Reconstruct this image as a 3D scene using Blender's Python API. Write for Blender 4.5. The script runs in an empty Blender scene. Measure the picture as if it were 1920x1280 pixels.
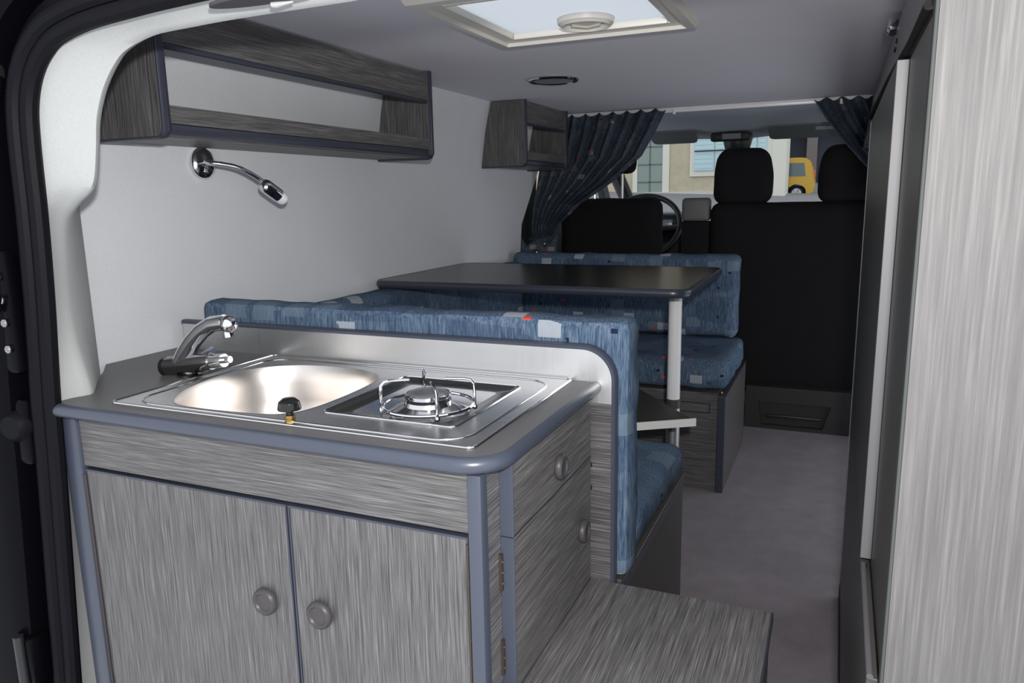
import bpy, bmesh, math, random
from mathutils import Vector, Matrix, noise
from mathutils.geometry import tessellate_polygon
random.seed(7)
C = bpy.context.scene.collection
PI = math.pi
V = Vector

# ------------------------------------------------------------------ materials
def mat(name, col, rough=0.5, metal=0.0, spec=0.5, **kw):
    m = bpy.data.materials.new(name); m.use_nodes = True
    b = m.node_tree.nodes['Principled BSDF']
    b.inputs['Base Color'].default_value = (*col, 1)
    b.inputs['Roughness'].default_value = rough
    b.inputs['Metallic'].default_value = metal
    b.inputs['Specular IOR Level'].default_value = spec
    for k, v in kw.items(): b.inputs[k.replace('_', ' ')].default_value = v
    return m

def nodes(m): return m.node_tree.nodes, m.node_tree.links, m.node_tree.nodes['Principled BSDF']

def grain_noise(m, scale, detail=3.0, sc=1.0):
    N, L, b = nodes(m)
    tc = N.new('ShaderNodeTexCoord'); mp = N.new('ShaderNodeMapping'); nz = N.new('ShaderNodeTexNoise')
    mp.inputs['Scale'].default_value = scale
    nz.inputs['Scale'].default_value = sc; nz.inputs['Detail'].default_value = detail; nz.inputs['Roughness'].default_value = .65
    L.new(tc.outputs['Object'], mp.inputs['Vector']); L.new(mp.outputs['Vector'], nz.inputs['Vector'])
    return nz

def ramp(m, fac, stops):
    N, L, b = nodes(m)
    r = N.new('ShaderNodeValToRGB'); e = r.color_ramp.elements
    while len(e) < len(stops): e.new(.5)
    for i, (p, c) in enumerate(stops):
        e[i].position = p; e[i].color = (*c, 1)
    L.new(fac, r.inputs['Fac'])
    return r

def mixc(m, a, b_, fac=None, mode='MIX', f=.5):
    N, L, b = nodes(m)
    x = N.new('ShaderNodeMix'); x.data_type = 'RGBA'; x.blend_type = mode
    x.inputs[0].default_value = f
    if fac is not None: L.new(fac, x.inputs[0])
    for s, v in ((x.inputs[6], a), (x.inputs[7], b_)):
        if isinstance(v, tuple): s.default_value = (*v, 1)
        else: L.new(v, s)
    return x.outputs[2]

def math_(m, op, a, b_=0.0):
    N, L, b = nodes(m)
    x = N.new('ShaderNodeMath'); x.operation = op
    for s, v in ((x.inputs[0], a), (x.inputs[1], b_)):
        if isinstance(v, (int, float)): s.default_value = v
        else: L.new(v, s)
    return x.outputs[0]

def bump(m, h, strength=.3, dist=.001):
    N, L, b = nodes(m)
    bp = N.new('ShaderNodeBump'); bp.inputs['Strength'].default_value = strength; bp.inputs['Distance'].default_value = dist
    L.new(h, bp.inputs['Height']); L.new(bp.outputs['Normal'], b.inputs['Normal'])

def laminate(name, scale, k=1.0, con=1.0):
    m = mat(name, (.2, .2, .2), .42)
    N, L, b = nodes(m)
    n1 = grain_noise(m, scale, 3.5)
    n2 = grain_noise(m, tuple(s * .28 for s in scale), 2.0)
    s = math_(m, 'ADD', math_(m, 'MULTIPLY', n1.outputs['Fac'], .75), math_(m, 'MULTIPLY', n2.outputs['Fac'], .25))
    r = ramp(m, s, [(p, tuple(k * (.118 + con * (v - .118)) * t for t in (1.03, .99, .985))) for p, v in ((.30, .032), (.45, .090), (.55, .140), (.72, .30))])
    L.new(r.outputs['Color'], b.inputs['Base Color'])
    return m
K = 950
lamX = laminate('laminate_grain_across', (12, K, K), .70, 1.3)
lamY = laminate('laminate_grain_lengthwise', (K, 12, K), .86, 1.15)
lamZ = laminate('laminate_grain_upright', (K, K, 12), .70, 1.3)

def cloth(name, c, amp=.12, rough=.9, sc=260):
    m = mat(name, c, rough, spec=.2)
    N, L, b = nodes(m)
    n = grain_noise(m, (sc, sc, sc), 3.0)
    lo = tuple(x * (1 - amp) for x in c); hi = tuple(min(1, x * (1 + amp)) for x in c)
    n2 = grain_noise(m, (9, 9, 9), 2.0)
    s = math_(m, 'ADD', math_(m, 'MULTIPLY', n.outputs['Fac'], .8), math_(m, 'MULTIPLY', n2.outputs['Fac'], .2))
    r = ramp(m, s, [(.3, lo), (.7, hi)])
    L.new(r.outputs['Color'], b.inputs['Base Color'])
    bump(m, n.outputs['Fac'], .25, .0008)
    return m
wall_cloth = cloth('grey_lining_cloth', (.60, .615, .64), .06)
trim_cloth = cloth('pale_lining_cloth', (.39, .40, .395), .05)
ceil_cloth = cloth('lifted_ceiling_cloth', (.74, .72, .78), .05)  # same cloth as the walls, colour raised to stand in for missing ceiling light
carpet = cloth('grey_carpet', (.20, .18, .197), .5, .95, 420)
seat_black = cloth('black_seat_cloth', (.008, .008, .009), .3, .95, 300)
headliner_m = cloth('grey_headliner_cloth', (.58, .62, .70), .08)
black_plastic = mat('black_plastic', (.012, .012, .013), .45)
dark_grey = mat('dark_grey_plastic', (.022, .022, .022), .5, spec=.3)
visor_m = mat('grey_visor_vinyl', (.16, .17, .18), .6)
grey_plastic = mat('grey_plastic', (.05, .046, .048), .42, spec=.35)
rubber = mat('black_rubber', (.004, .004, .006), .55, spec=.1)
black_paint = mat('black_body_paint', (.002, .002, .003), .25, spec=.07)
edge_pvc = mat('blue_grey_edging', (.046, .054, .076), .33)
edge_dark = mat('dark_blue_edging', (.034, .038, .055), .3)
counter_m = cloth('dark_grey_worktop', (.105, .103, .104), .10, .38, 500)
table_m = cloth('black_brown_table_laminate', (.022, .020, .017), .2, .22, 300)
board_m = mat('dark_brown_board', (.03, .028, .022), .5)
white_edge = mat('white_edging', (.62, .62, .60), .5)
chrome = mat('chrome', (.78, .78, .80), .07, 1.0)
dark_chrome = mat('dark_chrome', (.30, .29, .29), .12, 1.0)
silver = mat('satin_aluminium', (.50, .50, .53), .42, 1.0)
alu_edge = mat('grey_aluminium_profile', (.125, .123, .128), .55, .2)
brass = mat('brass', (.62, .42, .16), .3, 1.0)
dull_hinge = mat('dull_brown_hinge_metal', (.07, .055, .045), .5, .6)
steel_pol = mat('polished_steel', (.66, .655, .65), .16, 1.0)
steel_bowl = mat('satin_steel_bowl', (.74, .695, .655), .34, 1.0)
cream = mat('cream_plastic', (.72, .69, .63), .4)
white_pole = mat('white_painted_pole', (.70, .70, .71), .28)
lens_m = mat('clear_lamp_lens', (.85, .85, .87), .10)
cover_dark = mat('shade_dark_laminate', (.055, .053, .048), .4)  # dark tone; puts the shade of the cupboard's unlit aisle faces into the colour

def brushed(name, c, scale, r0=.22, r1=.42):
    m = mat(name, c, .3, 1.0)
    N, L, b = nodes(m)
    n = grain_noise(m, scale, 3.0)
    x = math_(m, 'ADD', math_(m, 'MULTIPLY', n.outputs['Fac'], (r1 - r0)), r0)
    L.new(x, b.inputs['Roughness'])
    return m
steel_splash = brushed('brushed_steel', (.70, .70, .70), (500, 500, 8), .33, .5)
steel = brushed('brushed_sink_steel', (.68, .675, .67), (10, 500, 500), .22, .36)

def upholstery(name, k=1.0, scl=1.0, tint=(1, 1, 1)):
    m = mat(name, (.1, .17, .3), .9, spec=.15)
    N, L, b = nodes(m)
    st = grain_noise(m, (330, 330, 26), 3.0)
    base = ramp(m, st.outputs['Fac'], [(.30, (.018 * k, .040 * k, .085 * k)), (.5, (.060 * k, .115 * k, .195 * k)), (.72, (.13 * k, .20 * k, .285 * k))]).outputs['Color']
    tc = N.new('ShaderNodeTexCoord'); mp = N.new('ShaderNodeMapping')
    mp.inputs['Scale'].default_value = (9 * scl, 7 * scl, 13 * scl); mp.inputs['Rotation'].default_value = (0, 0, .08)
    L.new(tc.outputs['Object'], mp.inputs['Vector'])
    def patch(sc, lo, hi, radius, off):
        vo = N.new('ShaderNodeTexVoronoi'); vo.distance = 'CHEBYCHEV'; vo.inputs['Scale'].default_value = sc
        vo.inputs['Randomness'].default_value = .8
        ad = N.new('ShaderNodeVectorMath'); ad.operation = 'ADD'; ad.inputs[1].default_value = (off, off * .7, off * 1.3)
        L.new(mp.outputs['Vector'], ad.inputs[0]); L.new(ad.outputs[0], vo.inputs['Vector'])
        sp = N.new('ShaderNodeSeparateColor'); L.new(vo.outputs['Color'], sp.inputs[0])
        a = math_(m, 'GREATER_THAN', sp.outputs[0], lo); bb = math_(m, 'LESS_THAN', sp.outputs[0], hi)
        d = math_(m, 'LESS_THAN', vo.outputs['Distance'], radius)
        return math_(m, 'MULTIPLY', math_(m, 'MULTIPLY', a, bb), d)
    c = mixc(m, base, (.022 * k, .042 * k, .095 * k), math_(m, 'MULTIPLY', patch(.8, .0, .30, .62, 3.1), .32))
    c = mixc(m, c, (.115 * k, .19 * k, .27 * k), math_(m, 'MULTIPLY', patch(1.5, .70, .84, .36, 7.7), .6))
    c = mixc(m, c, (.29 * k, .385 * k, .46 * k), math_(m, 'MULTIPLY', patch(1.6, .89, 1.0, .30, 1.3), .8))
    c = mixc(m, c, (.01 * k, .018 * k, .05 * k), patch(2.6, .88, 1.0, .14, 5.2))
    c = mixc(m, c, (.42 * k, .07 * k, .06 * k), patch(2.6, .0, .07, .17, 9.4))
    c = mixc(m, c, tint, f=1.0, mode='MULTIPLY')
    L.new(c, b.inputs['Base Color'])
    bump(m, st.outputs['Fac'], .4, .001)
    return m
blue_fabric = upholstery('blue_patterned_upholstery', 1.0, 1.0, (1.18, .97, .88))
curtain_m = upholstery('navy_patterned_curtain', .58, 1.5, (1.40, .98, .78))

def glass(name, tint=(1, 1, 1), f=.10):
    m = bpy.data.materials.new(name); m.use_nodes = True
    N, L = m.node_tree.nodes, m.node_tree.links
    N.remove(N['Principled BSDF'])
    t = N.new('ShaderNodeBsdfTransparent'); g = N.new('ShaderNodeBsdfGlossy'); x = N.new('ShaderNodeMixShader')
    t.inputs['Color'].default_value = (*tint, 1); g.inputs['Roughness'].default_value = .02
    x.inputs['Fac'].default_value = f
    L.new(t.outputs[0], x.inputs[1]); L.new(g.outputs[0], x.inputs[2]); L.new(x.outputs[0], N['Material Output'].inputs['Surface'])
    return m
pane_m = glass('window_glass', (.92, .97, .96), .05)

def translucent(name, col, f=.7):
    m = bpy.data.materials.new(name); m.use_nodes = True
    N, L = m.node_tree.nodes, m.node_tree.links
    N.remove(N['Principled BSDF'])
    t = N.new('ShaderNodeBsdfTranslucent'); d = N.new('ShaderNodeBsdfDiffuse'); x = N.new('ShaderNodeMixShader')
    t.inputs['Color'].default_value = (*col, 1); d.inputs['Color'].default_value = (*col, 1)
    x.inputs['Fac'].default_value = 1 - f
    L.new(t.outputs[0], x.inputs[1]); L.new(d.outputs[0], x.inputs[2]); L.new(x.outputs[0], N['Material Output'].inputs['Surface'])
    return m
blind_m = translucent('translucent_roof_blind', (.64, .68, .70), .75)

# ------------------------------------------------------------------ objects
def put(o, label=None, cat=None, group=None, kind=None):
    if label: o['label'] = label
    if cat: o['category'] = cat
    if group: o['group'] = group
    if kind: o['kind'] = kind
    return o

def thing(name, label, cat, loc, group=None):
    o = bpy.data.objects.new(name, None); C.objects.link(o); o.location = loc
    o.empty_display_size = .05
    return put(o, label, cat, group)

WORLD = {}
def world_of(o):
    w = V(o.location)
    while o.parent: o = o.parent; w = w + V(o.location)
    return w

def obj(name, bm, m, parent=None, smooth=True, label=None, cat=None, group=None, kind=None, angle=35):
    """bm in world coordinates; the object's own origin is put at its base."""
    bmesh.ops.recalc_face_normals(bm, faces=bm.faces[:])
    xs = [v.co for v in bm.verts]
    mn = V((min(c.x for c in xs), min(c.y for c in xs), min(c.z for c in xs)))
    mx = V((max(c.x for c in xs), max(c.y for c in xs), max(c.z for c in xs)))
    org = V(((mn.x + mx.x) / 2, (mn.y + mx.y) / 2, mn.z))
    for v in bm.verts: v.co -= org
    me = bpy.data.meshes.new(name); bm.to_mesh(me); bm.free()
    me.materials.append(m)
    if smooth:
        for p in me.polygons: p.use_smooth = True
        me.set_sharp_from_angle(angle=math.radians(angle))
    o = bpy.data.objects.new(name, me); C.objects.link(o)
    if parent:
        o.parent = parent; o.location = org - world_of(parent)
    else: o.location = org
    return put(o, label, cat, group, kind)

def B(): return bmesh.new()

def box(bm, x0, x1, y0, y1, z0, z1, bev=0.0, seg=2):
    r = bmesh.ops.create_cube(bm, size=1)
    for v in r['verts']:
        v.co = V((x0 + (v.co.x + .5) * (x1 - x0), y0 + (v.co.y + .5) * (y1 - y0), z0 + (v.co.z + .5) * (z1 - z0)))
    if bev:
        es = {e for v in r['verts'] for e in v.link_edges}
        bmesh.ops.bevel(bm, geom=list(es), offset=bev, segments=seg, affect='EDGES', profile=.5)
    return bm

def frame_dirs(d):
    d = d.normalized(); a = V((0, 0, 1)) if abs(d.z) < .9 else V((1, 0, 0))
    u = d.cross(a).normalized(); return u, d.cross(u).normalized()

def tube(bm, pts, r, seg=12, cap=True, closed=False):
    pts = [V(p) for p in pts]; n = len(pts); rings = []
    rr = r if isinstance(r, (list, tuple)) else [r] * n
    u = None
    for i, p in enumerate(pts):
        if closed: d = pts[(i + 1) % n] - pts[i - 1]
        else: d = pts[min(i + 1, n - 1)] - pts[max(i - 1, 0)]
        d.normalize()
        if u is None: u, w = frame_dirs(d)
        else:
            u = (u - d * u.dot(d)).normalized(); w = d.cross(u)
        rings.append([bm.verts.new(p + (u * math.cos(2 * PI * k / seg) + w * math.sin(2 * PI * k / seg)) * rr[i]) for k in range(seg)])
    m = n if closed else n - 1
    for i in range(m):
        a, b = rings[i], rings[(i + 1) % n]
        for k in range(seg):
            bm.faces.new((a[k], a[(k + 1) % seg], b[(k + 1) % seg], b[k]))
    if cap and not closed:
        bm.faces.new(rings[0][::-1]); bm.faces.new(rings[-1])
    return bm

def lathe(bm, c, axis, prof, seg=32):
    """prof: list of (radius, height along axis)"""
    c = V(c); ax = V(axis).normalized(); u, w = frame_dirs(ax); rings = []
    for r, h in prof:
        if r < 1e-6: rings.append([bm.verts.new(c + ax * h)])
        else: rings.append([bm.verts.new(c + ax * h + (u * math.cos(2 * PI * k / seg) + w * math.sin(2 * PI * k / seg)) * r) for k in range(seg)])
    for a, b in zip(rings, rings[1:]):
        for k in range(seg):
            k2 = (k + 1) % seg
            if len(a) == 1 and len(b) == 1: continue
            if len(a) == 1: bm.faces.new((a[0], b[k2], b[k]))
            elif len(b) == 1: bm.faces.new((a[k], a[k2], b[0]))
            else: bm.faces.new((a[k], a[k2], b[k2], b[k]))
    return bm

def prism(bm, poly, vec, holes=()):
    """poly: list of 3d points (planar), extruded along vec, with optional holes"""
    loops = [[V(p) for p in poly]] + [[V(p) for p in h] for h in holes]
    flat = [p for l in loops for p in l]
    tris = tessellate_polygon(loops)
    vec = V(vec)
    a = [bm.verts.new(p) for p in flat]; b = [bm.verts.new(p + vec) for p in flat]
    for t in tris:
        try:
            bm.faces.new([a[i] for i in t]); bm.faces.new([b[i] for i in reversed(t)])
        except ValueError: pass
    o = 0
    for l in loops:
        n = len(l)
        for i in range(n):
            j = (i + 1) % n
            bm.faces.new((a[o + i], a[o + j], b[o + j], b[o + i]))
        o += n
    return bm

def sphere(bm, c, r, seg=20):
    ret = bmesh.ops.create_uvsphere(bm, u_segments=seg, v_segments=seg // 2, radius=1)
    rr = r if isinstance(r, (tuple, list)) else (r, r, r)
    for v in ret['verts']: v.co = V((c[0] + v.co.x * rr[0], c[1] + v.co.y * rr[1], c[2] + v.co.z * rr[2]))
    return bm

def arc(cx, cy, r, a0, a1, n=10):
    return [(cx + r * math.cos(math.radians(a0 + (a1 - a0) * i / n)), cy + r * math.sin(math.radians(a0 + (a1 - a0) * i / n))) for i in range(n + 1)]

def rrect(x0, x1, y0, y1, r, n=6):
    return arc(x1 - r, y1 - r, r, 0, 90, n) + arc(x0 + r, y1 - r, r, 90, 180, n) + arc(x0 + r, y0 + r, r, 180, 270, n) + arc(x1 - r, y0 + r, r, 270, 360, n)

def grid(bm, rows, closed=False):
    vs = [[bm.verts.new(V(p)) for p in r] for r in rows]
    for a, b in zip(vs, vs[1:]):
        for k in range(len(a) - 1): bm.faces.new((a[k], a[k + 1], b[k + 1], b[k]))
    return bm

def cushion(bm, x0, x1, y0, y1, z0, z1, r=.03, amp=.006, seed=0.0, step=.02, puff=.0):
    """rounded, slightly lumpy foam block"""
    cx, cy, cz = (x0 + x1) / 2, (y0 + y1) / 2, (z0 + z1) / 2
    h = V(((x1 - x0) / 2, (y1 - y0) / 2, (z1 - z0) / 2))
    n = [max(4, int(2 * h[i] / step)) for i in range(3)]
    cache = {}
    def vert(p):
        k = tuple(round(c, 5) for c in p)
        if k in cache: return cache[k]
        q = V(p); core = V([max(-h[i] + r, min(h[i] - r, q[i])) for i in range(3)])
        d = q - core
        if d.length > 1e-9: s = core + d.normalized() * r
        else: s = q
        nd = d.normalized() if d.length > 1e-9 else V((0, 0, 0))
        if puff:
            f = 1
            for i in range(3):
                if abs(nd[i]) < .5: f *= max(0, 1 - (q[i] / h[i]) ** 2)
            s += nd * puff * f
        w = V((cx, cy, cz)) + s
        w += nd * amp * noise.noise(w * 14 + V((seed, seed * 2, 0)))
        v = bm.verts.new(w); cache[k] = v
        return v
    def lin(i, k): return -h[i] + 2 * h[i] * k / n[i]
    for ax in range(3):
        a, b = [i for i in range(3) if i != ax]
        for s in (-1, 1):
            for i in range(n[a]):
                for j in range(n[b]):
                    q = []
                    for di, dj in ((0, 0), (1, 0), (1, 1), (0, 1)):
                        p = [0, 0, 0]; p[ax] = s * h[ax]; p[a] = lin(a, i + di); p[b] = lin(b, j + dj)
                        q.append(vert(p))
                    try: bm.faces.new(q)
                    except ValueError: pass
    return bm

S = 'structure'
# ------------------------------------------------------------------ shell of the van
WX, RX, CZ = -1.285, .43, 1.36          # left wall, right wall, ceiling
HX0, HX1, HY0, HY1 = -.725, -.320, 1.280, 1.665   # roof hatch opening
bm = B(); box(bm, WX - .05, RX + .03, .66, 4.35, -.05, 0); obj('floor', bm, carpet, smooth=False, kind=S)
bm = B()
prism(bm, [(WX, .72, CZ), (RX, .72, CZ), (RX, 3.30, CZ), (WX, 3.30, CZ)], (0, 0, .03),
      [[(HX0, HY0, CZ), (HX1, HY0, CZ), (HX1, HY1, CZ), (HX0, HY1, CZ)]])
obj('ceiling', bm, ceil_cloth, smooth=False, kind=S)
# left wall: upright below, leaning in towards the roof; front edge slanted
bm = B()
prof = [(0, 3.02), (.40, 3.02), (.70, 3.04), (.885, 3.07), (1.10, 3.26), (1.14, 3.28), (1.20, 3.29), (1.26, 3.29), (1.31, 3.29), (1.36, 3.29)]
def wx(z): return WX if z < 1.10 else WX + .045 * ((z - 1.10) / .26) ** 1.3
rows = [[V((wx(z), .72 + (ye - .72) * k / 12, z)) for k in range(13)] for z, ye in prof]
grid(bm, rows)
r = bmesh.ops.extrude_face_region(bm, geom=bm.faces[:])
for e in r['geom']:
    if isinstance(e, bmesh.types.BMVert): e.co.x -= .03
obj('wall_left', bm, wall_cloth, kind=S)
# B pillar and driver's door beyond
bm = B()
prism(bm, [(WX - .062, 3.03, .70), (WX - .062, 3.09, .885), (WX - .062, 3.28, 1.10), (WX - .062, 3.31, 1.36), (WX - .062, 3.37, 1.36), (WX - .062, 3.35, 1.10), (WX - .062, 3.30, .70), (WX - .062, 3.30, 0), (WX - .062, 3.03, 0)], (.025, 0, 0))
obj('trim_1', bm, dark_grey, kind=S, smooth=False)
for nm, x in (('door_1', WX - .01), ('door_2', RX - .03)):
    bm = B(); prism(bm, [(x, 3.38, 0), (x, 4.45, 0), (x, 4.45, .90), (x, 4.05, 1.33), (x, 3.38, 1.36)], (.04, 0, 0),
                    [[(x, 3.42, .90), (x, 4.35, .90), (x, 4.0, 1.28), (x, 3.42, 1.31)]])
    obj(nm, bm, dark_grey, kind=S, smooth=False)
    bm = B(); prism(bm, [(x + .015, 3.42, .90), (x + .015, 4.35, .90), (x + .015, 4.0, 1.28), (x + .015, 3.42, 1.31)], (.005, 0, 0))
    obj('window_2' if nm == 'door_1' else 'window_3', bm, pane_m, kind=S, smooth=False)
# right wall with the open sliding side door
bm = B()
prism(bm, [(RX, .70, 0), (RX, 1.98, 0), (RX, 1.98, 1.27), (RX, 3.24, 1.27), (RX, 3.24, 0), (RX, 3.38, 0), (RX, 3.38, CZ), (RX, .70, CZ)], (.03, 0, 0))
obj('wall_right', bm, wall_cloth, kind=S, smooth=False)
# windscreen, front headliner, cowl
bm = B(); grid(bm, [[(x, 4.22 + .03 * (1 - ((x + .43) / .85) ** 2), 1.30) for x in [WX + 1.715 * k / 10 for k in range(11)]],
                    [(x, 4.95 + .12 * (1 - ((x + .43) / .85) ** 2), .86) for x in [WX + 1.715 * k / 10 for k in range(11)]]])
obj('window_1', bm, pane_m, kind=S)
bm = B()
def hz(x): return 1.293 - .012 * max(0, 1 - abs((x + .52) / .16)) * 1.0
xs = [WX + 1.715 * k / 30 for k in range(31)]
grid(bm, [[(x, y, 1.352 + (hz(x) - 1.352) * t) for x in xs] for y, t in ((3.30, 0), (3.5, .10), (3.8, .35), (4.05, .72), (4.20, .98), (4.25, 1.0))])
r = bmesh.ops.extrude_face_region(bm, geom=bm.faces[:])
for e in r['geom']:
    if isinstance(e, bmesh.types.BMVert): e.co.z += .03
obj('trim_2', bm, headliner_m, kind=S)
for nm, x in (('trim_3', WX), ('trim_4', RX - .06)):
    bm = B(); tube(bm, [(x + .03, 4.20, 1.30), (x + .03, 4.98, .84)], .045, 10); obj(nm, bm, dark_grey, kind=S)
bm = B(); box(bm, WX, RX, 4.95, 5.0, 0, .86); obj('wall_front', bm, dark_grey, kind=S, smooth=False)

# ------------------------------------------------------------------ rear door opening (left jamb, seal, lining)
pairs = [  # (seal x, z), (front edge of the lining x, z) from the floor up and round over the door
 (-1.091, .03, -1.172, .03), (-1.083, .161, -1.168, .161), (-1.066, .35, -1.166, .35), (-1.043, .592, -1.163, .592), (-1.036, .680, -1.110, .685),
 (-1.034, .704, -1.097, .704), (-1.025, .787, -1.117, .787), (-1.017, .856, -1.122, .856), (-1.011, .92, -1.116, .92), (-1.007, .973, -1.106, .973),
 (-1.005, 1.005, -1.076, 1.001), (-1.004, 1.03, -1.043, 1.021), (-1.003, 1.055, -1.027, 1.04), (-1.001, 1.09, -1.016, 1.08), (-.997, 1.125, -1.008, 1.12),
 (-.988, 1.152, -.998, 1.145), (-.975, 1.173, -.983, 1.17), (-.957, 1.190, -.960, 1.195), (-.930, 1.205, -.933, 1.213), (-.875, 1.217, -.879, 1.227),
 (-.80, 1.2235, -.80, 1.231), (-.72, 1.228, -.72, 1.233), (-.56, 1.233, -.56, 1.234), (-.30, 1.236, -.30, 1.236), (.05, 1.237, .05, 1.237)]
pairs = [(a * 1.058, 1 + (b - 1) * 1.058, c, d) for a, b, c, d in pairs]   # the seal stands at y = .742
dense = []
for i in range(len(pairs) - 1):
    p = [Vector(pairs[max(0, min(len(pairs) - 1, k))]) for k in (i - 1, i, i + 1, i + 2)]
    for k in range(4):
        f = k / 4
        dense.append(.5 * ((2 * p[1]) + (-p[0] + p[2]) * f + (2 * p[0] - 5 * p[1] + 4 * p[2] - p[3]) * f * f + (-p[0] + 3 * p[1] - 3 * p[2] + p[3]) * f ** 3))
dense.append(Vector(pairs[-1]))
seal_in = [(p[0], p[1]) for p in dense]; edge = [(p[2], p[3]) for p in dense]
path = []
for i, (x, z) in enumerate(seal_in):
    a = V(seal_in[max(i - 1, 0)]); b = V(seal_in[min(i + 1, len(seal_in) - 1)])
    t = (b - a).normalized(); nn = V((-t.y, t.x))
    path.append((V((x, z)), nn))
seal = thing('door_seal', 'black rubber seal running up and around the rear door opening at left', 'seal', (-1.15, .74, .05))
bm = B(); tube(bm, [(p.x + n.x * .0115, .741, p.y + n.y * .0115) for p, n in path], .0125, 10); obj('inner_bead', bm, rubber, seal)
bm = B(); tube(bm, [(p.x + n.x * .032, .735, p.y + n.y * .032) for p, n in path], .0120, 10); obj('outer_lip', bm, rubber, seal)
bm = B()
grid(bm, [[(p.x + n.x * o, y, p.y + n.y * o) for p, n in path] for o, y in ((.022, .748), (.030, .748), (.044, .748), (.062, .742), (.066, .712), (.09, .697), (.34, .70))])
r = bmesh.ops.extrude_face_region(bm, geom=bm.faces[:])
for e in r['geom']:
    if isinstance(e, bmesh.types.BMVert): e.co.y += .015
obj('trim_5', bm, black_paint, kind=S)
# pale lining cloth between the seal and the wall: front strip, fold, inner strip
rows = []
for (x, z), (sp_, sn) in zip(edge, path):
    top = max(0, min(1, (z - 1.10) / .12))
    p0 = V((sp_.x + sn.x * .015, .7485, sp_.y + sn.y * .015)); p1 = V((x, .80, z))
    mid = p0.lerp(p1, .55) + V((-.004, 0, .004))
    # inner part runs on to the wall, or up to the ceiling past the corner
    q_low = V((min(x - .045, -1.20), .90, z)); q_low2 = V((WX + .012, .955, z))
    ang = top
    q_top = V((x, .825, min(1.33, z + .04))); q_top2 = V((x, .84, 1.352))
    b1 = p1 + V((-.004, .010, 0)).lerp(V((0, .010, .004)), ang)
    q1 = q_low.lerp(q_top, ang); q2 = q_low2.lerp(q_top2, ang)
    rows.append([p0, p0.lerp(mid, .5), mid, mid.lerp(p1, .6), p1, b1, b1.lerp(q1, .5) + V((-.006, .004, 0)) * (1 - ang), q1, q1.lerp(q2, .5), q2])
bm = B(); grid(bm, rows)
obj('trim_6', bm, trim_cloth, kind=S, angle=60)
# flat dark oval above the door, a recess's shade put into its colour
bm = B(); prism(bm, [(-.640 + .075 * math.cos(a), .742 + .018 * math.sin(a), 1.2325) for a in [2 * PI * k / 28 for k in range(28)]], (0, 0, .004))
rec = obj('recess_shade_oval', bm, mat('brown_grey_recess_shade', (.045, .04, .044), .9), label='flat grey brown oval coloured as a shaded recess in the pale lining above the rear door', cat='recess')
bm = B(); tube(bm, [(-.634, .757, 1.2310), (-.628, .758, 1.2308), (-.606, .761, 1.2318)], [.0035, .004, .0012], 8)
obj('cloth_tab', bm, trim_cloth, label='small pale scrap of lining hanging at the oval recess', cat='tab')

# black door hardware outside the opening
g = thing('cable_gaiter', 'black ribbed rubber gaiter outside the door seal, top left', 'cable', (-1.165, .72, 1.07))
bm = B(); pts = []; rr = []
for k in range(41):
    t = k / 40; pts.append((-1.112 - .085 * t * t, .724 - .014 * t, 1.185 - .165 * t + .02 * math.sin(t * PI))); rr.append(.0135 + (.003 if k % 2 else 0))
tube(bm, pts, rr, 12); obj('gaiter', bm, rubber, g)
bm = B(); box(bm, -1.145, -1.098, .705, .738, 1.178, 1.225, .006); obj('collar', bm, black_plastic, g)
g = thing('door_latch', 'black metal latch with bolts on the door jamb beside the seal', 'latch', (-1.135, .715, .75))
bm = B(); box(bm, -1.185, -1.128, .712, .738, .75, .94, .008); obj('latch_plate', bm, black_paint, g)
for z in (.79, .83, .865, .90):
    bm = B(); sphere(bm, (-1.140, .710, z), (.007, .006, .007), 10); obj('bolt', bm, dark_chrome, g)
bm = B(); tube(bm, [(-1.16, .711, .845), (-1.145, .704, .85), (-1.135, .704, .872)], .005, 8); obj('hook', bm, dark_chrome, g)
g = thing('door_bump_stop', 'black rubber bump stop on the door jamb, level with the worktop', 'stop', (-1.16, .715, .60))
bm = B(); lathe(bm, (-1.165, .735, .665), (.2, -1, 0), [(0, .03), (.018, .03), (.026, .02), (.028, 0), (.03, -.01)], 20); obj('rubber_pad', bm, rubber, g)
bm = B(); box(bm, -1.21, -1.137, .717, .738, .60, .71, .01); obj('bracket', bm, black_paint, g)
g = thing('door_hinge', 'black door hinge with its pin low on the door jamb, bottom left corner', 'bracket', (-1.19, .715, .20))
bm = B(); box(bm, -1.245, -1.185, .70, .738, .21, .30, .008); obj('hinge_leaf', bm, black_paint, g)  # leaf and pin of a door hinge
bm = B(); tube(bm, [(-1.205, .697, .215), (-1.205, .697, .305)], .008, 12); obj('hinge_pin', bm, black_plastic, g)

# ------------------------------------------------------------------ kitchen cabinet
kit = thing('kitchen_cabinet', 'grey streaked laminate kitchen cabinet with two doors under the sink', 'cabinet', (-.74, .95, 0))
FY, SX = .757, -.373
bm = B(); box(bm, -1.107, -1.089, FY, 1.14, .0, .676); obj('side_panel', bm, lamZ, kit, False)
bm = B(); box(bm, -.391, SX, FY + .003, 1.140, .0, .676); obj('side_panel', bm, lamY, kit, False)
bm = B(); box(bm, -1.0885, -.3915, FY + .015, 1.14, .02, .04); obj('bottom_panel', bm, lamX, kit, False)
bm = B(); box(bm, -1.0885, -.3915, 1.125, 1.14, .04, .58); obj('back_panel', bm, lamX, kit, False)
for x0, x1 in ((-1.108, -1.073), (-.3925, -.3725)):
    bm = B(); box(bm, x0, x1, FY - .006, FY + .0145, .0, .677, .004); obj('edge_post', bm, edge_pvc, kit)
bm = B(); box(bm, -1.0725, -.393, FY, FY + .0145, .598, .677, .001, 1); obj('front_panel', bm, lamX, kit, False)
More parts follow.
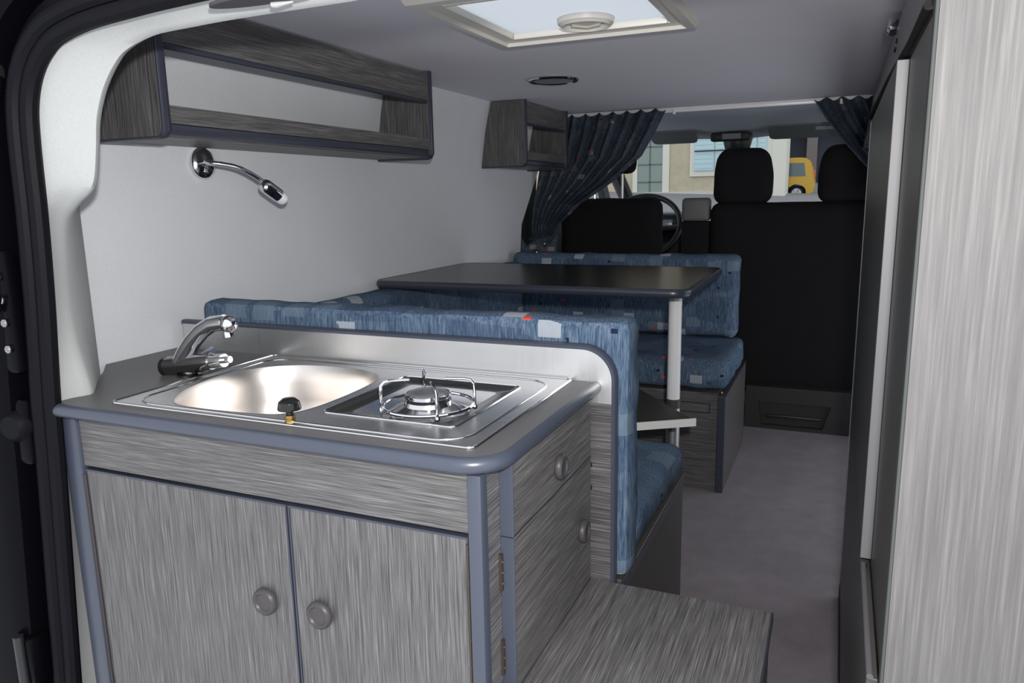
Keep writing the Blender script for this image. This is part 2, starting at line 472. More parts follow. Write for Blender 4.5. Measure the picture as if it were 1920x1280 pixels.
def knob(parent, c, axis, r=.0205):
    bm = B(); lathe(bm, c, axis, [(0, .0085), (r * .60, .009), (r * .70, .0115), (r * .82, .0118), (r * .95, .0095), (r, .006), (r * .97, .003), (r * .8, .001), (r * .78, -.001)], 28)
    return obj('knob', bm, grey_plastic, parent)
for x0, x1, kx in ((-1.071, -.6735, -.7205), (-.6705, -.3945, -.6255)):
    bm = B(); box(bm, x0 + .002, x1 - .002, FY, FY + .0145, .052, .5905, .001, 1); d = obj('door', bm, lamZ, kit, False)
    bm = B(); prism(bm, [(x0, FY - .001, .05), (x1, FY - .001, .05), (x1, FY - .001, .593), (x0, FY - .001, .593)], (0, .0155, 0),
                    [[(x0 + .0022, FY - .001, .0522), (x1 - .0022, FY - .001, .0522), (x1 - .0022, FY - .001, .5902), (x0 + .0022, FY - .001, .5902)]])
    obj('edging', bm, edge_dark, d, False)
    knob(d, (kx, FY, .4415), (0, -1, 0))
    hx = x0 + .0005 if kx < -.7 else x1 - .0005
    bm = B(); tube(bm, [(hx, FY - .002, .06), (hx, FY - .002, .585)], .0018, 8)
    for k in range(14): sphere(bm, (hx, FY - .002, .07 + k * .0385), (.0024, .0024, .0035), 8)
    obj('piano_hinge', bm, dull_hinge, d)
# aisle side: drawer above, door below, both standing proud of the panel
DX = -.355
def proud(name, z0, z1, grain):
    bm = B(); box(bm, SX + .001, DX, .806, 1.128, z0, z1, .0008, 1); d = obj(name, bm, grain, kit, False)
    bm = B(); box(bm, SX, DX + .0008, .8035, .8062, z0 - .001, z1 + .001, .0006, 1); obj('edging', bm, edge_pvc, d, False)
    bm = B(); box(bm, SX + .002, DX + .0006, .807, 1.128, z0 - .0018, z0 - .0002); obj('lower_edging', bm, edge_dark, d, False)
    return d
d = proud('drawer', .5795, .676, lamY); knob(d, (DX, .968, .6165), (1, 0, 0), .019)
d = proud('side_door', .362, .576, lamY); knob(d, (DX, 1.075, .470), (1, 0, 0), .019)
for z0, z1 in ((.505, .555), (.385, .435)):
    bm = B(); box(bm, SX + .0002, SX + .004, .797, .8032, z0, z1)
    for k in range(3): sphere(bm, (SX + .004, .800, z0 + .01 + k * .015), .002, 8)
    obj('hinge', bm, dull_hinge, d, False)
for k, (y, z) in enumerate(((1.136, .545), (1.136, .505))):
    pass
bm = B(); box(bm, SX + .001, SX + .012, 1.129, 1.138, .487, .585, .002)
for z in (.52, .56): sphere(bm, (SX + .013, 1.136, z), (.005, .005, .006), 10)
obj('drawer_catch', bm, black_plastic, kit)

# worktop
wt = thing('worktop', 'dark grey worktop with rounded blue grey front edge around the sink', 'worktop', (-.74, .95, .68))
R_ = .05
outl = [(-1.116, .745)] + arc(-.355 - R_, .745 + R_, R_, 270, 360, 12) + [(-.355, 1.147), (WX + .004, 1.147), (WX + .004, .975), (-1.225, .925), (-1.13, .822)]
hole = rrect(-1.003, -.407, .786, 1.133, .02)
bm = B(); prism(bm, [(x, y, .680) for x, y in outl], (0, 0, .020), [[(x, y, .680) for x, y in hole]])
obj('slab', bm, counter_m, wt, False)
bm = B()
pth = [(-1.116, .745)] + arc(-.355 - R_, .745 + R_, R_, 270, 360, 16) + [(-.355, 1.147)]
rows = []
for i, (x, y) in enumerate(pth):
    a = V(pth[max(i - 1, 0)]); b = V(pth[min(i + 1, len(pth) - 1)]); t = (b - a).normalized(); n = V((t.y, -t.x))
    rows.append([(x + n.x * (.0008 + .0105 * math.cos(math.radians(q))), y + n.y * (.0008 + .0105 * math.cos(math.radians(q))), .690 + .0108 * math.sin(math.radians(q))) for q in range(-90, 91, 15)])
grid(bm, rows); obj('edge_band', bm, edge_pvc, wt, angle=60)

# sink and hob plate
sk = thing('sink_unit', 'stainless steel sink with a built in single burner hob', 'sink', (-.70, .96, .70))
bowl = [(-.930, .812), (-.962, .862), (-.980, .918), (-.983, .980), (-.968, 1.030), (-.938, 1.066), (-.887, 1.090), (-.804, 1.094), (-.745, 1.080), (-.712, 1.055), (-.698, 1.022), (-.692, .965), (-.690, .900), (-.695, .846), (-.708, .818), (-.738, .802), (-.79, .797), (-.855, .794), (-.902, .797)]
def smooth_loop(p, it=2):
    for _ in range(it):
        q = []
        for i in range(len(p)):
            a, b = p[i], p[(i + 1) % len(p)]
            q += [(a[0] * .75 + b[0] * .25, a[1] * .75 + b[1] * .25), (a[0] * .25 + b[0] * .75, a[1] * .25 + b[1] * .75)]
        p = q
    return p
bowl = smooth_loop(bowl)
bc = (sum(p[0] for p in bowl) / len(bowl), sum(p[1] for p in bowl) / len(bowl))
def sc(p, k): return (bc[0] + (p[0] - bc[0]) * k, bc[1] + (p[1] - bc[1]) * k)
pan = rrect(-.668, -.452, .838, 1.070, .012)
plate = rrect(-1.018, -.391, .771, 1.146, .012)
bm = B(); prism(bm, [(x, y, .7003) for x, y in plate], (0, 0, .0022), [[(x, y, .7003) for x, y in bowl], [(x, y, .7003) for x, y in pan]])
obj('steel_plate', bm, steel, sk, False)
bm = B()
tube(bm, [(x, y, .7022) for x, y in rrect(-1.0165, -.3925, .7725, 1.1445, .011)], .0022, 8, closed=True)
obj('rolled_rim', bm, steel_pol, sk)
bm = B()
tube(bm, [(x, y, .7022) for x, y in rrect(-.990, -.415, .786, 1.118, .045, 10)], .0020, 8, closed=True)
obj('pressed_ridge', bm, steel_pol, sk)
bm = B()
lv = [(1.012, .7028), (1.0, .7026), (.99, .699), (.972, .690), (.95, .670), (.93, .640), (.90, .615), (.84, .598), (.74, .590), (.5, .586), (.15, .584)]
loops = [[(*sc(p, k), z) for p in bowl] for k, z in lv]
for l in loops: l.append(l[0])
grid(bm, loops)
bmesh.ops.remove_doubles(bm, verts=bm.verts[:], dist=1e-5)
obj('bowl', bm, steel_bowl, sk)
bm = B(); lathe(bm, (-.84, .945, .584), (0, 0, 1), [(.034, -.002), (.034, .003), (.028, .003), (.024, -.001), (0, -.001)], 28); obj('drain', bm, dark_chrome, sk)
# hob well
bm = B()
wl = [(0, .7026), (.0015, .7030), (.006, .7015), (.012, .6985), (.030, .6975)]
loops = [[(x, y, z) for x, y in rrect(-.668 + o, -.452 - o, .838 + o, 1.070 - o, max(.004, .012 - o * .2))] for o, z in wl]
for l in loops: l.append(l[0])
grid(bm, loops); bmesh.ops.remove_doubles(bm, verts=bm.verts[:], dist=1e-5)
hob_rim = obj('hob_rim', bm, mat('black_reflection_tone', (.03, .03, .03), .15), sk)  # black puts the dark reflections of the steel pan sides into the colour
bm = B()
tube(bm, [(x, y, .7030) for x, y in rrect(-.6685, -.4515, .8375, 1.0705, .012)], .0014, 6, closed=True)
obj('hob_border', bm, steel_pol, sk)
bm = B(); prism(bm, [(x, y, .6966) for x, y in rrect(-.639, -.481, .867, 1.041, .01)], (0, 0, .0010)); obj('hob_pan', bm, steel_pol, sk, False)
BX, BY = -.535, .915
bm = B(); lathe(bm, (BX, BY, .6978), (0, 0, 1), [(.060, 0), (.058, .002), (.048, .004), (.036, .010), (.034, .016), (.024, .017), (0, .017)], 36)
burner = obj('burner', bm, steel_pol, sk)
bm = B(); lathe(bm, (BX, BY, .7148), (0, 0, 1), [(.022, 0), (.026, .002), (.030, .003), (.030, .009), (.027, .0115), (.012, .013), (0, .0132)], 36); obj('burner_cap', bm, silver, burner)
bm = B(); lathe(bm, (BX, BY, .7175), (0, 0, 1), [(.0318, 0), (.0335, .001), (.0335, .006), (.0318, .007), (.0302, .0065), (.0302, .0005)], 36); obj('flame_ring', bm, chrome, burner)
RR = .066
bm = B(); tube(bm, [(BX + RR * math.cos(a), BY + RR * math.sin(a), .7075) for a in [2 * PI * k / 48 for k in range(48)]], .0026, 8, closed=True)
ps = obj('pan_ring', bm, chrome, sk)
for a in (213, 310, 20, 125):
    a = math.radians(a); c, s = math.cos(a), math.sin(a); q = RR + .002
    bm = B(); tube(bm, [(BX + q * c, BY + q * s, .7005), (BX + q * c, BY + q * s, .728), (BX + (q - .001) * c, BY + (q - .001) * s, .738), (BX + (q - .006) * c, BY + (q - .006) * s, .7435), (BX + (q - .014) * c, BY + (q - .014) * s, .745), (BX + .026 * c, BY + .026 * s, .7455)], .0023, 8)
    sphere(bm, (BX + q * c, BY + q * s, .7035), (.0045, .0045, .0045), 8)
    obj('pan_prong', bm, chrome, ps)
kb = thing('gas_knob', 'black dome knob on a brass nut at the front rim of the sink', 'knob', (-.681, .787, .7025))
bm = B(); lathe(bm, (-.681, .787, .7026), (0, 0, 1), [(0, 0), (.0075, 0), (.0075, .004), (.006, .0045), (.0075, .005), (.0075, .009), (.004, .010), (0, .010)], 6); obj('nut', bm, brass, kb, False)
bm = B(); lathe(bm, (-.681, .787, .7126), (0, 0, 1), [(.005, 0), (.005, .006), (.016, .007), (.0165, .010), (.0145, .018), (.009, .0225), (0, .0235)], 24); obj('dome', bm, mat('glossy_black', (.01, .01, .01), .12), kb)

# faucet
fa = thing('faucet', 'chrome faucet with a curved spout and ball tip beside the sink', 'faucet', (-1.045, .955, .70))
bm = B(); lathe(bm, (-1.045, .957, .7002), (0, 0, 1), [(0, 0), (.022, 0), (.022, .004), (.013, .006), (.012, .014), (0, .014)], 28); obj('base', bm, dark_chrome, fa)
bm = B()
tube(bm, [(-1.095, .955, .714), (-1.093, .955, .7142), (-1.06, .956, .719), (-1.01, .957, .727), (-.990, .957, .730)], [.0155, .0175, .0175, .0165, .0145], 24); obj('mixer_body', bm, dark_chrome, fa)
bm = B(); lathe(bm, (-1.0955, .9549, .7138), (-1, 0, -.12), [(.0178, -.003), (.0184, 0), (.0180, .004), (.013, .0055), (0, .006)], 28); obj('end_cap', bm, mat('black_cap', (.012, .01, .01), .3), fa)
bm = B(); sp = [(-1.060, .956, .724), (-1.048, .956, .742), (-1.028, .956, .765), (-1.005, .956, .784), (-.980, .956, .797), (-.952, .956, .801)]
tube(bm, sp, [.0165, .0160, .0152, .0145, .0138, .0135], 20); spo = obj('spout', bm, chrome, fa)
bm = B(); sphere(bm, (-.943, .956, .7985), .0155, 24); obj('ball_tip', bm, chrome, spo)
bm = B(); lathe(bm, (-.948, .956, .787), (.25, 0, -1), [(.008, 0), (.009, .006), (.009, .012), (.006, .013), (0, .013)], 20); obj('nozzle', bm, chrome, spo)
bm = B(); tube(bm, [(-.992, .957, .7295), (-.975, .957, .732), (-.962, .957, .734)], [.0125, .0125, .012], 18); tube(bm, [(-.964, .957, .734), (-.948, .957, .7365)], .006, 14); obj('lever', bm, chrome, fa)
bm = B(); tube(bm, [(-1.01, .957, .741), (-.992, .957, .749), (-.985, .957, .7505)], [.005, .006, .006], 12); obj('thumb_stud', bm, chrome, fa)

# partition with splash plate behind the worktop
pt = thing('partition_panel', 'grey partition with a brushed steel splash plate behind the sink', 'partition', (-.80, 1.158, .0))
top = [(-1.262, .757)] + [(x, z) for x, z in arc(-.322 - .055, .757 - .055, .055, 90, 0, 10)]
outp = [(x, z) for x, z in top] + [(-.322, .0), (-1.262, .0)]
bm = B(); prism(bm, [(x, 1.150, z) for x, z in outp], (0, .014, 0)); obj('panel', bm, lamX, pt, False)
bm = B()
inp = [(-1.260, .753)] + arc(-.3255 - .052, .753 - .052, .052, 90, 0, 10) + [(-.3255, .664), (-1.260, .664)]
prism(bm, [(x, 1.1485, z) for x, z in inp], (0, .0013, 0)); obj('splash_plate', bm, steel_splash, pt, False)
bm = B()
pth = [(-1.262, .757)] + arc(-.322 - .055, .757 - .055, .055, 90, 0, 14) + [(-.322, .02)]
rows = []
for i, (x, z) in enumerate(pth):
    a = V(pth[max(i - 1, 0)]); b = V(pth[min(i + 1, len(pth) - 1)]); t = (b - a).normalized(); n = V((-t.y, t.x))
    rows.append([(x + n.x * o, y, z + n.y * o) for o, y in ((-.004, 1.1475), (.001, 1.147), (.0035, 1.150), (.0042, 1.157), (.0035, 1.164), (.0, 1.166))])
grid(bm, rows); obj('edging', bm, edge_pvc, pt)

# low box in the aisle end
lb = thing('storage_box', 'low grey laminate box filling the floor beside the kitchen cabinet', 'box', (-.215, .95, 0))
bm = B(); box(bm, -.352, -.064, .775, 1.140, 0, .333); obj('carcass', bm, lamZ, lb, False)
bm = B(); box(bm, -.3715, -.0625, .765, 1.1455, .334, .350, .001, 1); obj('lid', bm, lamY, lb, False)
bm = B(); box(bm, -.0622, -.0595, .765, 1.146, .334, .3505, .0008, 1); obj('lid_edging', bm, edge_dark, lb, False)

# ------------------------------------------------------------------ benches, cushions, table
rb = thing('bench_base', 'dark bench base behind the kitchen partition, aisle end darker', 'bench', (-.8, 1.45, 0))
bm = B(); box(bm, WX + .004, -.335, 1.175, 1.705, 0, .345); obj('box_body', bm, lamX, rb, False)
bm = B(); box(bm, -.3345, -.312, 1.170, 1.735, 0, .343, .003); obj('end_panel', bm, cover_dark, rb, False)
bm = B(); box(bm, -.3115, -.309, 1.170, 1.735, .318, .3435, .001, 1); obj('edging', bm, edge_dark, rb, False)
bm = B(); cushion(bm, WX + .006, -.305, 1.240, 1.70, .3485, .428, .03, .006, 3.0); obj('seat_cushion', bm, blue_fabric, label='blue patterned seat cushion on the rear bench under the skewed board', cat='cushion', group='blue bench cushions')
bm = B(); cushion(bm, -1.225, -.300, 1.167, 1.236, .3485, .800, .015, .005, 1.0, .014); obj('backrest_cushion', bm, blue_fabric, label='blue patterned backrest cushion standing behind the steel splash plate', cat='cushion', group='blue bench cushions')
bm = B(); cushion(bm, WX + .003, -1.205, 1.242, 2.895, .4575, .738, .025, .004, 5.0); obj('side_cushion', bm, blue_fabric, label='blue patterned cushion leaning on the left wall under the table', cat='cushion', group='blue bench cushions')

fb = thing('bench_base', 'grey laminate bench base on the carpet beyond the table leg', 'bench', (-.8, 2.75, 0))
bm = B(); box(bm, WX + .004, -.338, 2.492, 3.04, 0, .343); body = obj('box_body', bm, lamX, fb, False)
bm = B(); prism(bm, [(x, 2.4885, z) for x, z in rrect(-.623, -.364, .271, .307, .004)], (0, .004, 0), [[(x, 2.4885, z) for x, z in rrect(-.619, -.368, .275, .303, .003)]]); obj('panel_outline', bm, edge_dark, body, False)
bm = B(); box(bm, -.3335, -.313, 2.484, 3.06, 0, .336); obj('end_panel', bm, lamZ, fb, False)
bm = B(); box(bm, -.338, -.3125, 2.474, 2.4838, 0, .338, .003); box(bm, -.338, -.3125, 2.474, 3.06, .3362, .340, .001, 1); obj('edging', bm, edge_dark, fb, False)
for y in (2.50, 2.83):
    bm = B(); sphere(bm, (-.331, y, .345), (.006, .008, .006), 10); obj('latch', bm, brass, fb)
bm = B(); cushion(bm, WX + .006, -.312, 2.497, 3.0, .3485, .452, .03, .006, 8.0); obj('seat_cushion', bm, blue_fabric, label='blue patterned seat cushion on the front bench beyond the table', cat='cushion', group='blue bench cushions')
bm = B(); cushion(bm, WX + .02, -.337, 2.905, 3.005, .4565, .772, .028, .006, 11.0); obj('backrest_cushion', bm, blue_fabric, label='tall blue patterned backrest cushion against the dark front seats', cat='cushion', group='blue bench cushions')

tb = thing('dining_table', 'black topped table on one white pole between the blue benches', 'table', (-.41, 2.12, 0))
tout = rrect(WX + .012, -.345, 1.885, 2.505, .04, 8)
bm = B(); prism(bm, [(x, y, .742) for x, y in tout], (0, 0, .0225)); obj('table_top', bm, table_m, tb, False)
bm = B(); rows = []
n = len(tout)
for i in range(n + 1):
    x, y = tout[i % n]; a = V(tout[i - 1 if i else -1]); b = V(tout[(i + 1) % n]); t = (b - a).normalized(); nn = V((t.y, -t.x))
    rows.append([(x + nn.x * (.0005 + .008 * math.cos(math.radians(q))), y + nn.y * (.0005 + .008 * math.cos(math.radians(q))), .7533 + .0118 * math.sin(math.radians(q))) for q in range(-90, 91, 18)])
grid(bm, rows); obj('edge_band', bm, edge_dark, tb)
LX, LY = -.408, 2.08
bm = B(); tube(bm, [(LX, LY, .425), (LX, LY, .7418)], .0185, 24); leg = obj('leg', bm, white_pole, tb)
bm = B(); tube(bm, [(LX, LY, .0), (LX, LY, .4)], .0195, 24); obj('lower_tube', bm, silver, tb)
bm = B(); lathe(bm, (LX, LY, .40), (0, 0, 1), [(.0, 0), (.0185, 0), (.0185, .004), (.021, .005), (.021, .0255), (.019, .027), (0, .027)], 24); obj('collar', bm, grey_plastic, tb)
bm = B(); lathe(bm, (LX, LY, .7305), (0, 0, 1), [(.019, 0), (.032, .006), (.034, .011), (0, .011)], 24); obj('socket', bm, black_plastic, tb)

# spare board lying skewed on the rear bench cushion
sb = thing('spare_board', 'dark board with a white front edge lying skewed on the rear bench', 'board', (-.46, 1.80, .43))
c0 = V((-.310, 1.819)); d1 = V((-.833, -.553)); d2 = V((-.617, .787))
def q2(a, b): p = c0 + d1 * a + d2 * b; return (p.x, p.y)
L1, L2 = .34, .40
bm = B(); prism(bm, [(*q2(0, .004), .431), (*q2(L1, .004), .431), (*q2(L1, L2), .431), (*q2(0, L2), .431)], (0, 0, .019)); obj('board', bm, board_m, sb, False)
bm = B(); prism(bm, [(*q2(-.012, 0), .4305), (*q2(L1, 0), .4305), (*q2(L1, .0036), .4305), (*q2(-.012, .0036), .4305)], (0, 0, .020)); obj('edging', bm, white_edge, sb, False)

# ------------------------------------------------------------------ open wall shelves
def wall_shelf(name, label, y0, y1, group):
    t = thing(name, label, 'shelf', (-1.19, (y0 + y1) / 2, 1.112), group)
    xf = -1.100
    for i, yy in enumerate((y0, y1 - .016)):
        prf = [(WX + .004, 1.118), (xf - .015, 1.118), (xf - .004, 1.122), (xf, 1.132), (xf, 1.3575), (-1.236, 1.3575), (-1.262, 1.26), (WX + .004, 1.12)]
        bm = B(); prism(bm, [(x, yy, z) for x, z in prf], (0, .016, 0)); e = obj('end_panel', bm, lamZ, t, False)
        ed = [(WX + .004, 1.116), (xf - .015, 1.116), (xf - .004, 1.119), (xf + .003, 1.130), (xf + .003, 1.358)]
        bm = B()
        rows = []
        for k, (x, z) in enumerate(ed):
            a = V(ed[max(k - 1, 0)]); b = V(ed[min(k + 1, len(ed) - 1)]); tt = (b - a).normalized(); nn = V((tt.y, -tt.x))
            rows.append([(x - nn.x * .003, yy - .0012, z - nn.y * .003), (x, yy - .0012, z), (x + nn.x * .0025, yy + .003, z + nn.y * .0025), (x + nn.x * .003, yy + .008, z + nn.y * .003), (x + nn.x * .0025, yy + .013, z + nn.y * .0025), (x, yy + .0172, z), (x - nn.x * .003, yy + .0172, z - nn.y * .003)])
        grid(bm, rows); obj('edging', bm, edge_dark, e, angle=50)
    a, b = y0 + .0175, y1 - .0175
    bm = B(); box(bm, xf - .014, xf - .003, a, b, 1.279, 1.352); u = obj('upper_rail', bm, lamY, t, False)
    bm = B(); box(bm, xf - .0155, xf - .0015, a, b, 1.269, 1.2788, .003); obj('edging', bm, edge_dark, u)
    bm = B(); box(bm, xf - .014, xf - .003, a, b, 1.142, 1.173); u = obj('lower_rail', bm, lamY, t, False)
    bm = B(); box(bm, xf - .018, xf - .0015, a, b, 1.121, 1.1415, .004); obj('edging', bm, edge_dark, u)
    bm = B(); box(bm, WX + .004, xf - .019, a, b, 1.119, 1.131); obj('shelf_board', bm, lamY, t, False)
    return t
wall_shelf('wall_shelf', 'long open grey shelf high on the left wall above the reading lamp', 1.003, 1.968, 'open wall shelves')
wall_shelf('wall_shelf', 'short open grey shelf under the ceiling beside the left curtain', 2.672, 3.150, 'open wall shelves')

# reading lamp
lp = thing('reading_lamp', 'chrome gooseneck reading lamp on the left wall under the shelf', 'lamp', (WX, 1.262, 1.086))
bm = B(); lathe(bm, (WX + .001, 1.265, 1.086), (1, 0, 0), [(.034, 0), (.034, .006), (.030, .012), (.018, .017), (.008, .019), (.007, .024), (0, .024)], 36); obj('wall_rose', bm, chrome, lp)
bm = B(); pts = []
ctrl = [V((WX + .02, 1.262, 1.087)), V((-1.225, 1.225, 1.085)), V((-1.185, 1.265, 1.075)), V((-1.165, 1.310, 1.050)), V((-1.160, 1.318, 1.036))]
for k in range(25):
    t = k / 24 * (len(ctrl) - 1); i = min(int(t), len(ctrl) - 2); f = t - i
    p = [ctrl[max(0, min(len(ctrl) - 1, j))] for j in (i - 1, i, i + 1, i + 2)]
    pts.append(.5 * ((2 * p[1]) + (-p[0] + p[2]) * f + (2 * p[0] - 5 * p[1] + 4 * p[2] - p[3]) * f * f + (-p[0] + 3 * p[1] - 3 * p[2] + p[3]) * f ** 3))
tube(bm, pts, [.0048 + (.0004 if k % 2 else 0) for k in range(25)], 14); obj('gooseneck', bm, chrome, lp)
hd = V((.10, .80, -.48)).normalized(); h0 = V((-1.161, 1.312, 1.040))
bm = B(); lathe(bm, h0, hd, [(0, -.004), (.007, -.003), (.013, .002), (.0155, .008), (.0155, .048), (.013, .048)], 28); head = obj('head', bm, chrome, lp)
bm = B(); lathe(bm, h0, hd, [(.0148, .049), (.0148, .062), (.012, .068), (.006, .064), (0, .066)], 16); obj('lens', bm, lens_m, head)

# ------------------------------------------------------------------ roof hatch and ceiling spot
ht = thing('roof_hatch', 'cream framed roof hatch with a closed pale blind in the ceiling', 'hatch', (-.52, 1.43, 1.33))
fo = [(-.752, 1.246), (-.297, 1.246), (-.297, 1.700), (-.752, 1.700)]
def ring(o, z): return [(x0 + (o if x0 < -.5 else -o), y0 + (o if y0 < 1.4 else -o), z) for x0, y0 in fo]
bm = B(); rows = [ring(0, 1.3595), ring(.001, 1.352), ring(.006, 1.345), ring(.022, 1.343), ring(.026, 1.350), ring(.050, 1.352), ring(.053, 1.358), ring(.053, 1.372)]
for l in rows: l.append(l[0])
grid(bm, rows); bmesh.ops.remove_doubles(bm, verts=bm.verts[:], dist=1e-5)
obj('frame', bm, cream, ht, angle=30)
for y0, y1 in ((1.300, 1.310), (1.637, 1.646)):
    bm = B(); box(bm, -.698, -.351, y0, y1, 1.349, 1.361, .003); obj('blind_bar', bm, cream, ht)
bm = B(); rows = []
for j in range(13):
    y = 1.300 + .345 * j / 12
    rows.append([(-.699 + .349 * i / 16, y, 1.3635 + .002 * math.sin(i * .9 + j * .7) * math.sin(PI * i / 16) * math.sin(PI * j / 12)) for i in range(17)])
grid(bm, rows); obj('blind', bm, blind_m, ht)
bm = B(); lathe(bm, (-.508, 1.575, 1.362), (0, 0, -1), [(.060, 0), (.058, .010), (.050, .016), (.046, .012), (.040, .006), (.034, .010), (.020, .012), (0, .012)], 36); hk = obj('handle', bm, cream, ht)
bm = B(); tube(bm, [(-.535, 1.565, 1.349), (-.508, 1.590, 1.348), (-.478, 1.580, 1.349)], .003, 8); obj('grip', bm, mat('darker_cream_plastic', (.5, .46, .40), .5), hk)  # grip in a darker cream than the handle
sp = thing('ceiling_spot', 'round dark recessed spotlight in the ceiling past the hatch', 'lamp', (-.842, 2.285, 1.352))
bm = B(); lathe(bm, (-.842, 2.285, 1.3598), (0, 0, -1), [(.080, 0), (.080, .004), (.076, .008), (.068, .009), (.064, .006)], 40); obj('bezel', bm, chrome, sp)
bm = B(); lathe(bm, (-.842, 2.285, 1.3598), (0, 0, -1), [(.064, .0055), (.03, .0045), (0, .004)], 40); obj('glass', bm, mat('dark_spot_glass', (.34, .38, .44), .2), sp)

# ------------------------------------------------------------------ curtains
cr = thing('curtain_rail', 'pale curtain rail across the front edge of the ceiling', 'rail', (-.43, 3.26, 1.34))
bm = B(); box(bm, -1.22, .40, 3.252, 3.268, 1.338, 1.359, .003); obj('track', bm, white_pole, cr)
for x in (-1.13, -.66, -.02):
    bm = B(); tube(bm, [(x, 3.246, 1.350), (x, 3.246, 1.330)], .006, 10); obj('glider', bm, white_pole, cr)
def curtain(left, right, seed, name, label, ny=30, nu=60, pleats=9):
    t = thing(name, label, 'curtain', (left[-1][0], 3.20, left[-1][1]), 'patterned cab curtains')
    def along(p, v):
        s = v * (len(p) - 1); i = min(int(s), len(p) - 2); f = s - i
        return V(p[i]).lerp(V(p[i + 1]), f)
    bm = B(); rows = []
    for j in range(ny + 1):
        v = j / ny; a, b = along(left, v), along(right, v)
        r = []
        for i in range(nu + 1):
            u = i / nu; p = a.lerp(b, u)
            f = math.sin(u * pleats * 2 * PI + 1.2 * math.sin(v * 2 + seed)) * (.014 + .008 * (1 - v)) + .006 * noise.noise(V((u * 12, v * 4, seed)))
            zt = .008 * math.sin(u * pleats * 2 * PI) * (1 - v) ** 6
            r.append((p.x, 3.226 - .02 * math.sin(v * PI) + f, p.y + zt))
        rows.append(r)
    grid(bm, rows)
    obj('cloth', bm, curtain_m, t, angle=70)
    return t
cl = curtain([(-1.245, 1.345), (-1.250, 1.25), (-1.253, 1.15), (-1.270, 1.05), (-1.292, .95), (-1.300, .87), (-1.292, .81)],
             [(-.693, 1.350), (-.728, 1.275), (-.790, 1.165), (-.915, 1.060), (-1.060, .970), (-1.160, .880), (-1.200, .815)], 1.0,
             'curtain', 'navy patterned curtain tied back to the left wall behind the driver seat')
bm = B()
tube(bm, [(-1.300, 3.205, .812), (-1.25, 3.165, .800), (-1.196, 3.205, .818)], [.010, .016, .010], 10); obj('tieback', bm, curtain_m, cl)
for pts in ([(-1.25, 3.166, .795), (-1.285, 3.160, .762), (-1.318, 3.158, .768), (-1.345, 3.158, .845)], [(-1.25, 3.166, .795), (-1.215, 3.162, .755), (-1.175, 3.160, .772), (-1.150, 3.16, .835)]):
    bm = B(); tube(bm, pts, [.020, .030, .028, .005], 12)
    obj('bow_end', bm, curtain_m, cl)
curtain([(.385, 1.345), (.392, 1.25), (.396, 1.15), (.398, 1.05), (.399, .95), (.40, .87), (.40, .80)],
        [(-.118, 1.350), (-.068, 1.270), (.010, 1.170), (.090, 1.080), (.19, .98), (.30, .88), (.34, .80)], 4.0,
        'curtain', 'navy patterned curtain swept aside at the right of the windscreen')

# ------------------------------------------------------------------ cab
def seat_cushion_back(bm, x0, x1, y, z0, z1, th, r): cushion(bm, x0, x1, y, y + th, z0, z1, r, .004, x0, .03)
ds = thing('driver_seat', 'black driver seat with raised headrest behind the left curtain', 'seat', (-.975, 3.6, 0))
bm = B(); seat_cushion_back(bm, -1.215, -.735, 3.35, .42, .990, .12, .055); obj('backrest', bm, seat_black, ds)
bm = B(); cushion(bm, -1.215, -.735, 3.36, 3.86, .30, .43, .05, .004, 2); obj('seat_base', bm, seat_black, ds)
bm = B(); box(bm, -1.16, -.79, 3.40, 3.80, 0, .30, .01); obj('pedestal', bm, black_plastic, ds)
bm = B(); cushion(bm, -1.10, -.862, 3.37, 3.46, 1.098, 1.270, .035, .003, 4); h = obj('headrest', bm, seat_black, ds)
for x in (-1.055, -.922):
    bm = B(); tube(bm, [(x, 3.41, .97), (x, 3.41, 1.12)], .0065, 10); obj('post', bm, dark_chrome, h)
pss = thing('passenger_bench_seat', 'wide black double passenger seat beyond the aisle', 'seat', (-.08, 3.6, 0))
bm = B(); seat_cushion_back(bm, -.520, .385, 3.345, .13, .962, .12, .04); obj('backrest', bm, seat_black, pss)
bm = B(); cushion(bm, -.52, .385, 3.36, 3.86, .30, .43, .05, .004, 2); obj('seat_base', bm, seat_black, pss)
bm = B(); prism(bm, [(-.330, 3.275, 0), (.385, 3.275, 0), (.385, 3.275, .185), (-.330, 3.275, .185)], (0, .06, 0), [[(-.262, 3.275, .015), (-.016, 3.275, .015), (.012, 3.275, .118), (-.278, 3.275, .118)]])
b_ = obj('pedestal', bm, dark_grey, pss, False)
bm = B(); box(bm, -.30, .05, 3.31, 3.334, .0, .13); obj('recess', bm, black_plastic, b_, False)
bm = B(); box(bm, -.245, -.02, 3.295, 3.309, .045, .058, .003); obj('crossbar', bm, black_plastic, b_)
for x0, x1 in ((-.512, -.268), (-.092, .152)):
    bm = B(); cx = (x0 + x1) / 2
    cushion(bm, x0, x1, 3.352, 3.455, .956, 1.188, .045, .003, x0, .02)
    for v in bm.verts:
        k = max(0, (v.co.z - 1.06) / .13); v.co.x = cx + (v.co.x - cx) * (1 - .20 * k * k) * 1.0
    h = obj('headrest', bm, seat_black, pss)
    for x in (cx - .06, cx + .06):
        bm = B(); tube(bm, [(x, 3.40, .93), (x, 3.40, .985)], .006, 8); obj('post', bm, dark_chrome, h)
sbk = thing('seat_side_block', 'narrow grey topped block between the two black front seats', 'seat block', (-.58, 3.39, 0))
bm = B(); box(bm, -.640, -.522, 3.350, 3.43, .0, .884, .006); obj('base', bm, seat_black, sbk)
bm = B(); box(bm, -.640, -.522, 3.345, 3.43, .885, .985, .016, 3); obj('cover', bm, mat('grey_vinyl', (.11, .105, .10), .6), sbk)
sw = thing('steering_wheel', 'black steering wheel seen past the driver seat shoulder', 'steering wheel', (-.955, 3.93, .66))
